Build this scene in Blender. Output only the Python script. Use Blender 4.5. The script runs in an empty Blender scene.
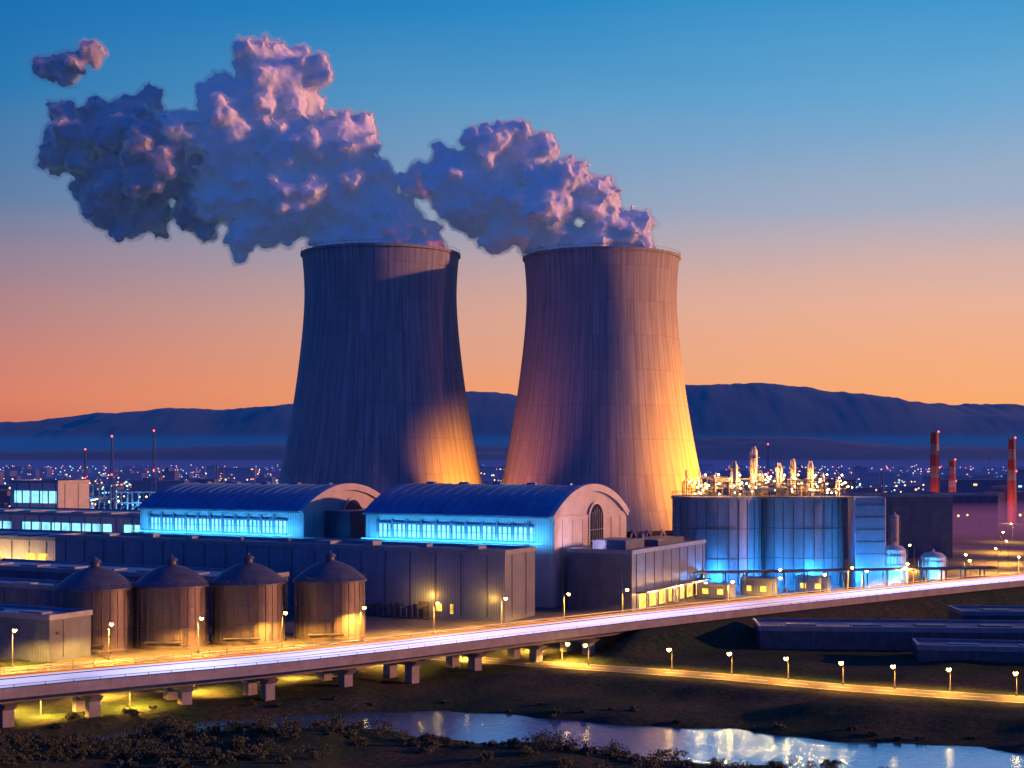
import bpy, math, random, bmesh
import numpy as np
from mathutils import Vector, noise
random.seed(7); np.random.seed(7)
sc = bpy.context.scene
sc.view_settings.view_transform='Standard'
sc.view_settings.look='None'
sc.view_settings.exposure=0

def lin(r,g,b):
    def c(v):
        v/=255.0
        return v/12.92 if v<=0.04045 else ((v+0.055)/1.055)**2.4
    return (c(r),c(g),c(b),1.0)

# ------------------------------------------------------------------ materials
def newmat(name):
    m=bpy.data.materials.new(name); m.use_nodes=True
    nt=m.node_tree; b=nt.nodes['Principled BSDF']
    return m,nt,b
def mat(name,c1,c2=None,scale=0.3,rough=0.7,metal=0.0,bump=0.0,bscale=2.0,stretch=(1,1,1),emi=None,es=0,ribs=None,detail=6):
    m,nt,b=newmat(name); N=nt.nodes; L=nt.links
    if c2 is None: c2=tuple(v*0.65 for v in c1)
    tc=N.new('ShaderNodeTexCoord'); mp=N.new('ShaderNodeMapping'); mp.inputs['Scale'].default_value=stretch
    L.new(tc.outputs['Object'],mp.inputs['Vector'])
    n=N.new('ShaderNodeTexNoise'); n.inputs['Scale'].default_value=scale; n.inputs['Detail'].default_value=detail; n.inputs['Roughness'].default_value=0.65
    L.new(mp.outputs['Vector'],n.inputs['Vector'])
    r=N.new('ShaderNodeValToRGB'); r.color_ramp.elements[0].position=0.32; r.color_ramp.elements[1].position=0.68
    r.color_ramp.elements[0].color=(*c2[:3],1); r.color_ramp.elements[1].color=(*c1[:3],1)
    L.new(n.outputs['Fac'],r.inputs['Fac'])
    col=r.outputs['Color']
    b.inputs['Roughness'].default_value=rough; b.inputs['Metallic'].default_value=metal
    if ribs:
        w=N.new('ShaderNodeTexWave'); w.wave_type='BANDS'; w.bands_direction='X'; w.inputs['Scale'].default_value=ribs; w.inputs['Distortion'].default_value=0
        L.new(tc.outputs['Object'],w.inputs['Vector'])
        mx=N.new('ShaderNodeMix'); mx.data_type='RGBA'; mx.blend_type='MULTIPLY'
        mr=N.new('ShaderNodeMapRange'); mr.inputs['To Min'].default_value=0.72; mr.inputs['To Max'].default_value=1.0
        L.new(w.outputs['Fac'],mr.inputs['Value']); mx.inputs['Factor'].default_value=1
        L.new(col,mx.inputs['A']); L.new(mr.outputs['Result'],mx.inputs['B']); col=mx.outputs['Result']
    L.new(col,b.inputs['Base Color'])
    if bump>0:
        n2=N.new('ShaderNodeTexNoise'); n2.inputs['Scale'].default_value=bscale; n2.inputs['Detail'].default_value=4
        L.new(mp.outputs['Vector'],n2.inputs['Vector'])
        bp=N.new('ShaderNodeBump'); bp.inputs['Strength'].default_value=bump; bp.inputs['Distance'].default_value=0.2
        L.new(n2.outputs['Fac'],bp.inputs['Height']); L.new(bp.outputs['Normal'],b.inputs['Normal'])
    if emi is not None:
        b.inputs['Emission Color'].default_value=(*emi[:3],1); b.inputs['Emission Strength'].default_value=es
    return m
def emat(name,col,s,vary=0.0,vs=0.5):
    m,nt,b=newmat(name)
    b.inputs['Base Color'].default_value=(*[v*0.3 for v in col[:3]],1)
    b.inputs['Emission Color'].default_value=(*col[:3],1); b.inputs['Emission Strength'].default_value=s
    if vary>0:
        N=nt.nodes;L=nt.links
        tc=N.new('ShaderNodeTexCoord'); n=N.new('ShaderNodeTexNoise'); n.inputs['Scale'].default_value=vs; n.inputs['Detail'].default_value=3
        L.new(tc.outputs['Object'],n.inputs['Vector'])
        mr=N.new('ShaderNodeMapRange'); mr.inputs['From Min'].default_value=.3; mr.inputs['From Max'].default_value=.7
        mr.inputs['To Min'].default_value=s*(1-vary); mr.inputs['To Max'].default_value=s*(1+vary)
        L.new(n.outputs['Fac'],mr.inputs['Value']); L.new(mr.outputs['Result'],b.inputs['Emission Strength'])
    return m

M={}
M['clad']=mat('cladding_grey_blue',(0.24,0.30,0.42),(0.17,0.21,0.30),0.25,0.42,0.3,ribs=0.5)
M['clad2']=mat('cladding_dark',(0.13,0.17,0.26),(0.08,0.10,0.16),0.3,0.45,0.3,ribs=0.5)
M['cladw']=mat('cladding_white',(0.55,0.56,0.6),(0.42,0.43,0.47),0.3,0.5,0.0,ribs=0.45)
M['gable']=mat('gable_render',(0.46,0.43,0.45),(0.34,0.32,0.34),0.25,0.7,bump=0.2)
M['roofblue']=mat('roof_metal_blue',(0.13,0.26,0.52),(0.08,0.17,0.37),0.15,0.38,0.4,ribs=0.4)
M['roofdark']=mat('roof_membrane',(0.10,0.13,0.21),(0.055,0.07,0.13),0.12,0.6,bump=0.3)
M['trim']=mat('trim_metal',(0.26,0.29,0.36),None,0.5,0.4,0.4)
M['concrete']=mat('concrete',(0.28,0.28,0.30),(0.17,0.17,0.19),0.4,0.85,bump=0.4)
M['steel']=mat('steel_dark',(0.12,0.12,0.15),(0.07,0.07,0.09),0.8,0.5,0.5)
M['tank']=mat('tank_steel',(0.17,0.135,0.13),(0.08,0.065,0.07),0.5,0.45,0.3,stretch=(1,1,0.25))
M['tankroof']=mat('tank_roof',(0.11,0.12,0.16),(0.06,0.065,0.09),0.6,0.45,0.4)
M['pipe']=mat('pipe_steel',(0.5,0.45,0.38),(0.3,0.27,0.22),0.8,0.35,0.5)
M['silo']=mat('silo_panels',(0.22,0.24,0.30),(0.10,0.11,0.15),0.3,0.6,0.0,stretch=(1,1,0.2))
M['asphalt']=mat('asphalt',(0.075,0.07,0.065),(0.035,0.035,0.035),0.25,0.8,bump=0.3,bscale=1.0)
M['yard']=mat('yard_concrete',(0.13,0.12,0.11),(0.045,0.043,0.042),0.08,0.85,bump=0.4,bscale=0.8)
M['paint']=mat('road_paint',(0.75,0.74,0.7),(0.4,0.4,0.38),0.9,0.7)
M['win_cyan']=emat('lit_window_cyan',lin(150,240,255),1.25,0.45,0.25)
M['win_warm']=emat('lit_window_warm',lin(255,195,80),1.6,0.7,0.4)
M['led_cyan']=emat('led_strip_cyan',lin(60,190,255),4)
M['lamp']=emat('lamp_glow',(1,0.50,0.09),60)
M['lampw']=emat('lamp_glow_white',(1,0.66,0.26),28)
M['red']=emat('aviation_light',(1,0.05,0.03),12)
M['trail']=emat('headlight_trail',lin(196,200,255),1.15,0.6,0.03)
M['trail2']=emat('tail_trail',(1,0.36,0.06),.9,0.8,0.03)
M['glassdark']=mat('dark_glass',(0.03,0.04,0.06),None,1,0.12,0.0)
M['chim']=mat('chimney_red',(0.28,0.045,0.04),None,.3,.7)
M['chimw']=mat('chimney_band',(0.26,0.22,0.22),None,.3,.7)

# ------------------------------------------------------------------ mesh builder
class MB:
    def __init__(s): s.v=[];s.f=[];s.m=[]
    def add(s,vs,fs,mi=0):
        o=len(s.v); s.v+= [tuple(v) for v in vs]
        for f in fs: s.f.append([o+i for i in f]); s.m.append(mi)
    def box(s,x0,x1,y0,y1,z0,z1,mi=0):
        vs=[(x0,y0,z0),(x1,y0,z0),(x1,y1,z0),(x0,y1,z0),(x0,y0,z1),(x1,y0,z1),(x1,y1,z1),(x0,y1,z1)]
        s.add(vs,[(3,2,1,0),(4,5,6,7),(0,1,5,4),(1,2,6,5),(2,3,7,6),(3,0,4,7)],mi)
    def rev(s,cx,cy,prof,seg=32,mi=0,cap0=True,cap1=True):
        vs=[];fs=[]
        for r,z in prof:
            for i in range(seg):
                a=2*math.pi*i/seg; vs.append((cx+r*math.cos(a),cy+r*math.sin(a),z))
        for k in range(len(prof)-1):
            for i in range(seg):
                j=(i+1)%seg; fs.append((k*seg+i,k*seg+j,(k+1)*seg+j,(k+1)*seg+i))
        if cap0: fs.append(tuple(range(seg))[::-1])
        if cap1: fs.append(tuple((len(prof)-1)*seg+i for i in range(seg)))
        s.add(vs,fs,mi)
    def cyl(s,cx,cy,z0,z1,r0,r1=None,seg=20,mi=0):
        s.rev(cx,cy,[(r0,z0),(r1 if r1 is not None else r0,z1)],seg,mi)
    def tube(s,p,q,r,seg=6,mi=0,r2=None):
        p=Vector(p);q=Vector(q);d=(q-p)
        if d.length<1e-6: return
        d.normalize(); a=d.orthogonal().normalized(); b=d.cross(a); r2=r if r2 is None else r2
        vs=[p+(a*math.cos(t)+b*math.sin(t))*r for t in [2*math.pi*i/seg for i in range(seg)]]
        vs+=[q+(a*math.cos(t)+b*math.sin(t))*r2 for t in [2*math.pi*i/seg for i in range(seg)]]
        fs=[(i,(i+1)%seg,seg+(i+1)%seg,seg+i) for i in range(seg)]+[tuple(range(seg))[::-1],tuple(range(seg,2*seg))]
        s.add(vs,fs,mi)
    def obj(s,name,mats,parent=None,smooth=False,loc=(0,0,0),rz=0,bevel=0,recalc=True):
        me=bpy.data.meshes.new(name); me.from_pydata(s.v,[],s.f)
        for m in (mats if isinstance(mats,(list,tuple)) else [mats]): me.materials.append(m)
        me.polygons.foreach_set('material_index',s.m)
        if recalc:
            bm=bmesh.new(); bm.from_mesh(me); bmesh.ops.recalc_face_normals(bm,faces=bm.faces); bm.to_mesh(me); bm.free()
        if smooth:
            me.polygons.foreach_set('use_smooth',[True]*len(me.polygons)); me.set_sharp_from_angle(angle=math.radians(35))
        me.update()
        o=bpy.data.objects.new(name,me); sc.collection.objects.link(o)
        o.location=loc; o.rotation_euler=(0,0,rz)
        if parent: o.parent=parent
        if bevel:
            bv=o.modifiers.new('bevel','BEVEL'); bv.width=bevel; bv.segments=1; bv.limit_method='ANGLE'
        return o
def empty(name,loc=(0,0,0),rz=0,s=1):
    e=bpy.data.objects.new(name,None); sc.collection.objects.link(e); e.location=loc; e.rotation_euler=(0,0,rz); e.scale=(s,s,s); return e
def light(name,kind,loc,energy,col,parent=None,radius=0.3,target=None,spot=90,blend=0.6,size=None,sizey=None):
    l=bpy.data.lights.new(name,kind); l.energy=energy; l.color=col
    if kind in('POINT','SPOT'): l.shadow_soft_size=radius
    if kind=='SPOT': l.spot_size=math.radians(spot); l.spot_blend=blend
    if kind=='AREA':
        l.shape='RECTANGLE'; l.size=size; l.size_y=sizey
    o=bpy.data.objects.new(name,l); sc.collection.objects.link(o); o.location=loc
    if target is not None:
        d=Vector(target)-Vector(loc); o.rotation_euler=d.to_track_quat('-Z','Y').to_euler()
    if parent: o.parent=parent
    return o

PHI=math.radians(-28)
AMBER=(1,0.44,0.05); CYAN=(0.06,0.48,1.0)

# ------------------------------------------------------------------ paths
def catmull(pts,step=3.0):
    P=[np.array(p,float) for p in pts]; P=[2*P[0]-P[1]]+P+[2*P[-1]-P[-2]]
    out=[]
    for i in range(1,len(P)-2):
        n=max(2,int(np.linalg.norm(P[i+1][:2]-P[i][:2])/step))
        for k in range(n):
            t=k/n
            out.append(0.5*((2*P[i])+(-P[i-1]+P[i+1])*t+(2*P[i-1]-5*P[i]+4*P[i+1]-P[i+2])*t*t+(-P[i-1]+3*P[i]-3*P[i+1]+P[i+2])*t**3))
    out.append(P[-2]); return np.array(out)
via=catmull([(-112,138),(-63.3,175.8),(-29.8,199.8),(4.6,231.4),(47,269.4),(118,327.6),(230,412),(420,560)])
plantroad=catmull([(-190,148),(-130,182),(-78,214),(-37,240),(0,264),(40,293),(84,327),(150,380),(300,500)])
lowroad=catmull([(-37,240),(-20,235),(-1.9,227),(28.2,213),(47.9,201),(69,191.5),(110,176),(220,140)])
river=catmull([(-80,110,1.0),(-66,140,1.0),(-54,166,1.2),(-42,176.5,2.0),(-29,181,3.4),(-14.6,182.5,4.6),(10.9,173.5,5.4),(33.5,163,6.6),(55.7,153.5,8.0),(90,142,11),(160,125,13)])

def polydist(X,Y,path):
    best=np.full(X.shape,1e9); w=np.zeros(X.shape)
    for i in range(len(path)-1):
        a=path[i];b=path[i+1]; dx,dy=b[0]-a[0],b[1]-a[1]; L2=dx*dx+dy*dy
        t=np.clip(((X-a[0])*dx+(Y-a[1])*dy)/L2,0,1)
        d=np.hypot(X-a[0]-t*dx,Y-a[1]-t*dy)
        m=d<best; best=np.where(m,d,best)
        if path.shape[1]>2: w=np.where(m,a[2]+t*(b[2]-a[2]),w)
    return best,w
def smooth(t): t=np.clip(t,0,1); return t*t*(3-2*t)
def height(X,Y):
    X=np.asarray(X,float);Y=np.asarray(Y,float)
    h=np.zeros(X.shape)
    nz=np.sin(X*0.21+1.3*np.sin(Y*0.13))*0.35+np.sin(Y*0.33+X*0.11)*0.25+np.sin(X*0.53-Y*0.41)*0.15+np.sin(X*0.9+Y*1.1)*0.06
    dr,w=polydist(X,Y,river)
    dl,_=polydist(X,Y,lowroad); dv,_=polydist(X,Y,via); dp,_=polydist(X,Y,plantroad)
    mask=smooth((np.minimum(dl,dp)-5)/8)*smooth((250-Y)/30)
    h+=nz*mask*0.8
    h+= -0.7*smooth((dl-8)/6)*smooth((215-Y)/18)*(X>-20)
    h+= 1.4*np.exp(-((Y-(181-0.30*(X-50)))/5.0)**2)*smooth((X-28)/14)*smooth((dr-w-3)/8)
    h+= 2.8*np.exp(-((X+70)/17)**2-((Y-150)/13)**2)
    dd=(dr-w)+nz*1.0
    bank=smooth((dd+2.0)/7.0)
    h=h*bank+(-2.9)*(1-bank)
    e=smooth((14.5-dv)/8.0)*smooth((X-13)/9)
    h=h*(1-e)+3.55*e
    return h
xs=np.concatenate([-np.geomspace(10000,125,26),np.arange(-120,150,1.6),np.geomspace(152,10000,26)])
ys=np.concatenate([np.linspace(-300,110,8),np.arange(118,345,1.6),np.geomspace(347,14000,34)])
XX,YY=np.meshgrid(xs,ys); ZZ=height(XX,YY)
me=bpy.data.meshes.new('ground'); nx,ny=len(xs),len(ys)
V=np.stack([XX.ravel(),YY.ravel(),ZZ.ravel()],1)
F=[(j*nx+i,j*nx+i+1,(j+1)*nx+i+1,(j+1)*nx+i) for j in range(ny-1) for i in range(nx-1)]
me.from_pydata(V.tolist(),[],F); me.polygons.foreach_set('use_smooth',[True]*len(F))
g=bpy.data.objects.new('ground',me); sc.collection.objects.link(g)
m,nt,b=newmat('ground_grass_soil'); N=nt.nodes;L=nt.links
tc=N.new('ShaderNodeTexCoord')
n1=N.new('ShaderNodeTexNoise'); n1.inputs['Scale'].default_value=0.045; n1.inputs['Detail'].default_value=9; n1.inputs['Roughness'].default_value=.72
n2=N.new('ShaderNodeTexNoise'); n2.inputs['Scale'].default_value=1.3; n2.inputs['Detail'].default_value=7; n2.inputs['Roughness'].default_value=.8
L.new(tc.outputs['Object'],n1.inputs['Vector']); L.new(tc.outputs['Object'],n2.inputs['Vector'])
r1=N.new('ShaderNodeValToRGB'); r1.color_ramp.elements[0].position=.44; r1.color_ramp.elements[1].position=.70
r1.color_ramp.elements[0].color=(0.028,0.055,0.026,1); r1.color_ramp.elements[1].color=(0.085,0.068,0.05,1)
r2=N.new('ShaderNodeValToRGB'); r2.color_ramp.elements[0].position=.32; r2.color_ramp.elements[1].position=.68
r2.color_ramp.elements[0].color=(.25,.25,.25,1); r2.color_ramp.elements[1].color=(1.5,1.5,1.5,1)
mx=N.new('ShaderNodeMix'); mx.data_type='RGBA'; mx.blend_type='MULTIPLY'; mx.inputs['Factor'].default_value=1
L.new(n1.outputs['Fac'],r1.inputs['Fac']); L.new(n2.outputs['Fac'],r2.inputs['Fac']); L.new(r1.outputs['Color'],mx.inputs['A']); L.new(r2.outputs['Color'],mx.inputs['B'])
L.new(mx.outputs['Result'],b.inputs['Base Color']); b.inputs['Roughness'].default_value=1; b.inputs['Specular IOR Level'].default_value=.1
bp=N.new('ShaderNodeBump'); bp.inputs['Strength'].default_value=.8; bp.inputs['Distance'].default_value=.5
L.new(n2.outputs['Fac'],bp.inputs['Height']); L.new(bp.outputs['Normal'],b.inputs['Normal'])
me.materials.append(m)

def normals2(path):
    t=np.gradient(path[:,:2],axis=0); t/=np.linalg.norm(t,axis=1)[:,None]
    return np.stack([-t[:,1],t[:,0]],1)
def strip(mb,path,o0,o1,z,mi=0,drape=False,seg=None):
    n=normals2(path); A=path[:,:2]+n*o0; B=path[:,:2]+n*o1
    rng=range(len(path)-1)
    za=height(A[:,0],A[:,1])+z if drape else np.full(len(path),z); zb=height(B[:,0],B[:,1])+z if drape else za
    if drape: za=zb=np.maximum(za,zb)
    vs=[];fs=[]
    for i in range(len(path)): vs+=[(A[i,0],A[i,1],za[i]),(B[i,0],B[i,1],zb[i])]
    for i in rng:
        if seg and not seg(i): continue
        fs.append((2*i,2*i+1,2*i+3,2*i+2))
    mb.add(vs,fs,mi)
def sweep(mb,path,prof,mi=0):
    n=normals2(path); k=len(prof); vs=[];fs=[]
    for i in range(len(path)):
        for (o,z) in prof: vs.append((path[i,0]+n[i,0]*o,path[i,1]+n[i,1]*o,z))
    for i in range(len(path)-1):
        for j in range(k):
            fs.append((i*k+j,i*k+(j+1)%k,(i+1)*k+(j+1)%k,(i+1)*k+j))
    fs.append(tuple(range(k))); fs.append(tuple((len(path)-1)*k+j for j in range(k))[::-1])
    mb.add(vs,fs,mi)

nrm=normals2(plantroad); edge=plantroad[:,:2]+nrm*4.2
mb=MB()
vs=[];fs=[]
for i in range(len(edge)):
    vs+=[(edge[i,0],edge[i,1],0.03),(edge[i,0],max(edge[i,1]+1,520),0.03)]
for i in range(len(edge)-1):
    if edge[i,1]<515: fs.append((2*i,2*i+2,2*i+3,2*i+1))
mb.add(vs,fs); mb.obj('plant_yard_pavement',M['yard'])
for nm,pth,hw in(('plant_road',plantroad,4.0),('low_road',lowroad,3.0)):
    e=empty(nm)
    mb=MB(); strip(mb,pth,-hw,hw,0.06,0,drape=(nm=='low_road')); mb.obj('carriageway',M['asphalt'],e)
    mb=MB(); strip(mb,pth,-.1,.1,0.075,0,drape=(nm=='low_road'),seg=lambda i:i%2==0)
    strip(mb,pth,-hw+.25,-hw+.4,0.075,0,drape=(nm=='low_road')); strip(mb,pth,hw-.4,hw-.25,0.075,0,drape=(nm=='low_road')); mb.obj('painted_markings',M['paint'],e)
    if nm=='plant_road':
        mb=MB(); sweep(mb,pth,[(-hw-.3,0.0),(-hw-.3,.19),(-hw,.19),(-hw,0.0)]); sweep(mb,pth,[(hw,0.0),(hw,.19),(hw+.2,.19),(hw+.2,0.0)]); mb.obj('kerbs',M['concrete'],e)

# water
mb=MB(); n=normals2(river); vs=[];fs=[]
for i in range(len(river)):
    w=river[i,2]+6
    vs+=[(river[i,0]-n[i,0]*w,river[i,1]-n[i,1]*w,-1.3),(river[i,0]+n[i,0]*w,river[i,1]+n[i,1]*w,-1.3)]
for i in range(len(river)-1): fs.append((2*i,2*i+1,2*i+3,2*i+2))
mb.add(vs,fs)
m,nt,b=newmat('river_water'); N=nt.nodes;L=nt.links
b.inputs['Base Color'].default_value=(0.16,0.56,0.95,1); b.inputs['Metallic'].default_value=.85; b.inputs['Roughness'].default_value=0.09
tc=N.new('ShaderNodeTexCoord'); n1=N.new('ShaderNodeTexNoise'); n1.inputs['Scale'].default_value=1.9; n1.inputs['Detail'].default_value=6
mp=N.new('ShaderNodeMapping'); mp.inputs['Scale'].default_value=(0.4,1.2,1)
L.new(tc.outputs['Object'],mp.inputs['Vector']); L.new(mp.outputs['Vector'],n1.inputs['Vector'])
bp=N.new('ShaderNodeBump'); bp.inputs['Strength'].default_value=.35; bp.inputs['Distance'].default_value=.12
L.new(n1.outputs['Fac'],bp.inputs['Height']); L.new(bp.outputs['Normal'],b.inputs['Normal'])
mb.obj('river_water',m)

# ------------------------------------------------------------------ viaduct
VZ=4.2
e=empty('viaduct_highway')
mb=MB(); sweep(mb,via,[(-5.6,VZ),(5.6,VZ),(5.6,VZ-.5),(3.2,VZ-.7),(2.8,VZ-1.5),(-2.8,VZ-1.5),(-3.2,VZ-.7),(-5.6,VZ-.5)]); mb.obj('deck_girder',M['concrete'],e)
mb=MB(); strip(mb,via,-5.2,5.2,VZ+.02); mb.obj('carriageway',M['asphalt'],e)
mb=MB(); strip(mb,via,-.08,.08,VZ+.03,seg=lambda i:i%2==0); strip(mb,via,-4.9,-4.75,VZ+.03); strip(mb,via,4.75,4.9,VZ+.03); mb.obj('painted_markings',M['paint'],e)
mb=MB()
for s in(-1,1):
    a,b_=(5.25,5.65)
    prof=[(s*a,VZ+.04),(s*b_,VZ+.003),(s*b_,VZ+.75),(s*(a+.15),VZ+.75)]
    sweep(mb,via,prof)
mb.obj('parapets',M['concrete'],e)
mb=MB(); nv=normals2(via)
for s in(-5.5,5.5):
    for i in range(len(via)-1):
        p=via[i,:2]+nv[i]*s; q=via[i+1,:2]+nv[i+1]*s
        mb.tube((p[0],p[1],VZ+1.15),(q[0],q[1],VZ+1.15),.05,4); mb.tube((p[0],p[1],VZ+.75),(p[0],p[1],VZ+1.15),.05,4)
mb.obj('handrail',M['trim'],e)
mb=MB(); acc=0
for i in range(1,len(via)-1):
    acc+=np.linalg.norm(via[i]-via[i-1])
    if acc>10.5 and via[i,0]<14:
        acc=0; c=via[i]; nn=nv[i]; tt=np.array([nn[1],-nn[0]])
        for o in(-2.6,2.6):
            p=c+nn*o; z0=float(height(p[0],p[1]))-.5
            vs=[];
            for z,sx,sy in((z0,.8,.7),(VZ-2.2,.8,.7)):
                for a,b2 in((-1,-1),(1,-1),(1,1),(-1,1)):
                    q=p+nn*a*sx+tt*b2*sy; vs.append((q[0],q[1],z))
            mb.add(vs,[(0,1,2,3),(4,5,6,7),(0,1,5,4),(1,2,6,5),(2,3,7,6),(3,0,4,7)])
        vs=[]
        for z,sx in((VZ-2.2,3.6),(VZ-1.505,4.6)):
            for a,b2 in((-1,-1),(1,-1),(1,1),(-1,1)):
                q=c+nn*a*sx+tt*b2*.75; vs.append((q[0],q[1],z))
        mb.add(vs,[(0,1,2,3),(4,5,6,7),(0,1,5,4),(1,2,6,5),(2,3,7,6),(3,0,4,7)])
mb.obj('piers',M['concrete'],e)
e=empty('light_trails')
def trails(spec,name,m):
    mb=MB()
    for o,z,r in spec:
        for i in range(len(via)-1):
            f=lambda j:(via[j,0]+nv[j,0]*(o+.2*math.sin(j*.21+o)),via[j,1]+nv[j,1]*(o+.2*math.sin(j*.21+o)),VZ+z)
            mb.tube(f(i),f(i+1),r,4)
    mb.obj(name,m,e)
trails(((-4.5,.95,.10),(-3.9,.75,.2),(-3.1,.6,.15),(-2.4,.8,.2),(-1.6,.62,.14),(-.9,.9,.18),(0.1,.65,.14),(1.2,.7,.16),(2.4,.8,.10)),'headlight_trails',M['trail'])
trails(((3.2,.8,.12),(3.9,.95,.07),(4.6,.6,.12)),'taillight_trails',M['trail2'])

# ------------------------------------------------------------------ street lamps
def street_lamp(x,y,h=6.0,power=6000,ang=0,col=AMBER,z=None,name='street_lamp'):
    z=float(height(x,y)) if z is None else z
    e=empty(name,(x,y,z),ang)
    mb=MB(); mb.cyl(0,0,0,.5,.16,.14,8); mb.rev(0,0,[(.09,.5),(.055,h-.4)],8)
    pr=None
    for k in range(5):
        t=k/4*math.pi/2; p=(1.2*(1-math.cos(t)),0,h-.4+.5*math.sin(t))
        if pr: mb.tube(pr,p,.05,6)
        pr=p
    mb.obj('pole',M['steel'],e)
    mb=MB(); mb.box(1.0,1.8,-.2,.2,h+.1,h+.22); mb.obj('lamp_housing',M['steel'],e,bevel=.04)
    mb=MB(); mb.rev(1.4,0,[(.08,h-.34),(.26,h-.2),(.31,h+.0),(.28,h+.09)],10); mb.obj('lamp_lens',M['lamp'],e,smooth=True)
    light('lamp_light','SPOT',(1.4,0,h-.45),power,col,e,radius=.15,spot=155,blend=.4)
def along(path,dist0,step,off,count,**k):
    d=np.concatenate([[0],np.cumsum(np.linalg.norm(np.diff(path[:,:2],axis=0),axis=1))]); nn=normals2(path)
    for c in range(count):
        s=dist0+c*step
        x=np.interp(s,d,path[:,0]); y=np.interp(s,d,path[:,1]); nx_=np.interp(s,d,nn[:,0]); ny_=np.interp(s,d,nn[:,1])
        street_lamp(x+nx_*off,y+ny_*off,ang=math.atan2(-ny_*off,-nx_*off),**k)
along(plantroad,104,15,5.4,17,h=6,power=36000)
for (x,y) in((24.5,218),(33.0,213.5),(40.5,208.5),(47.5,204),(54,200.7),(61,198),(69,194.5),(12,223)):
    street_lamp(x,y,h=3.4,power=6000,ang=-2.0)
for (x,y) in((-66,186),(-56,193),(-45,201),(-20,222),(-8,231),(-33,210),(2,240),(-60,181),(8,228),(-50,186)):
    street_lamp(x,y,h=2.9,power=14000,ang=-.9)

# ------------------------------------------------------------------ cooling towers
def tower_mat():
    m,nt,b=newmat('cooling_tower_concrete'); N=nt.nodes;L=nt.links
    tc=N.new('ShaderNodeTexCoord'); sp=N.new('ShaderNodeSeparateXYZ'); L.new(tc.outputs['Object'],sp.inputs[0])
    at=N.new('ShaderNodeMath'); at.operation='ARCTAN2'; L.new(sp.outputs['Y'],at.inputs[0]); L.new(sp.outputs['X'],at.inputs[1])
    def lines(src,freq,width):
        a=N.new('ShaderNodeMath'); a.operation='MULTIPLY'; a.inputs[1].default_value=freq; L.new(src,a.inputs[0])
        f=N.new('ShaderNodeMath'); f.operation='FRACT'; L.new(a.outputs[0],f.inputs[0])
        c=N.new('ShaderNodeMath'); c.operation='LESS_THAN'; c.inputs[1].default_value=width; L.new(f.outputs[0],c.inputs[0]); return c.outputs[0],a.outputs[0]
    v1,va=lines(at.outputs[0],72/(2*math.pi),.10)
    h1,ha=lines(sp.outputs['Z'],1/13.0,.022)
    fl1=N.new('ShaderNodeMath'); fl1.operation='FLOOR'; L.new(va,fl1.inputs[0]); fl2=N.new('ShaderNodeMath'); fl2.operation='FLOOR'; L.new(ha,fl2.inputs[0])
    cb=N.new('ShaderNodeCombineXYZ'); L.new(fl1.outputs[0],cb.inputs[0]); L.new(fl2.outputs[0],cb.inputs[1])
    wn=N.new('ShaderNodeTexWhiteNoise'); wn.noise_dimensions='2D'; L.new(cb.outputs[0],wn.inputs['Vector'])
    cb2=N.new('ShaderNodeCombineXYZ'); s1=N.new('ShaderNodeMath'); s1.operation='MULTIPLY'; s1.inputs[1].default_value=22; L.new(at.outputs[0],s1.inputs[0])
    s2=N.new('ShaderNodeMath'); s2.operation='MULTIPLY'; s2.inputs[1].default_value=.03; L.new(sp.outputs['Z'],s2.inputs[0])
    L.new(s1.outputs[0],cb2.inputs[0]); L.new(s2.outputs[0],cb2.inputs[1])
    ns=N.new('ShaderNodeTexNoise'); ns.inputs['Scale'].default_value=1; ns.inputs['Detail'].default_value=6; ns.inputs['Roughness'].default_value=.7; L.new(cb2.outputs[0],ns.inputs['Vector'])
    rp=N.new('ShaderNodeValToRGB'); rp.color_ramp.elements[0].position=.3; rp.color_ramp.elements[1].position=.7
    rp.color_ramp.elements[0].color=(.18,.195,.21,1); rp.color_ramp.elements[1].color=(.34,.36,.38,1); L.new(ns.outputs['Fac'],rp.inputs['Fac'])
    mr=N.new('ShaderNodeMapRange'); mr.inputs['To Min'].default_value=.9; mr.inputs['To Max'].default_value=1.05; L.new(wn.outputs['Value'],mr.inputs['Value'])
    mx=N.new('ShaderNodeMix'); mx.data_type='RGBA'; mx.blend_type='MULTIPLY'; mx.inputs['Factor'].default_value=1; L.new(rp.outputs['Color'],mx.inputs['A']); L.new(mr.outputs['Result'],mx.inputs['B'])
    hh=N.new('ShaderNodeMath'); hh.operation='MULTIPLY'; hh.inputs[1].default_value=.45; L.new(h1,hh.inputs[0])
    ad=N.new('ShaderNodeMath'); ad.operation='MAXIMUM'; L.new(v1,ad.inputs[0]); L.new(hh.outputs[0],ad.inputs[1])
    m2=N.new('ShaderNodeMix'); m2.data_type='RGBA'; m2.inputs['B'].default_value=(.10,.10,.10,1); L.new(mx.outputs['Result'],m2.inputs['A'])
    am=N.new('ShaderNodeMath'); am.operation='MULTIPLY'; am.inputs[1].default_value=.5; L.new(ad.outputs[0],am.inputs[0]); L.new(am.outputs[0],m2.inputs['Factor'])
    L.new(m2.outputs['Result'],b.inputs['Base Color']); b.inputs['Roughness'].default_value=.8; b.inputs['Specular IOR Level'].default_value=.2
    bp=N.new('ShaderNodeBump'); bp.inputs['Strength'].default_value=.6; bp.inputs['Distance'].default_value=.25; bp.invert=True
    L.new(ad.outputs[0],bp.inputs['Height']); L.new(bp.outputs['Normal'],b.inputs['Normal'])
    return m
M['tower']=tower_mat()
ZS=.965
prof=[(44.2,6),(42.4,12),(40.0,20),(38.2,28),(36.8,35),(35.2,44),(33.6,54),(32.2,64),(31.0,74),(30.0,84),(29.4,93),(29.3,100),(29.6,107),(30.2,113.5)]
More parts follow.
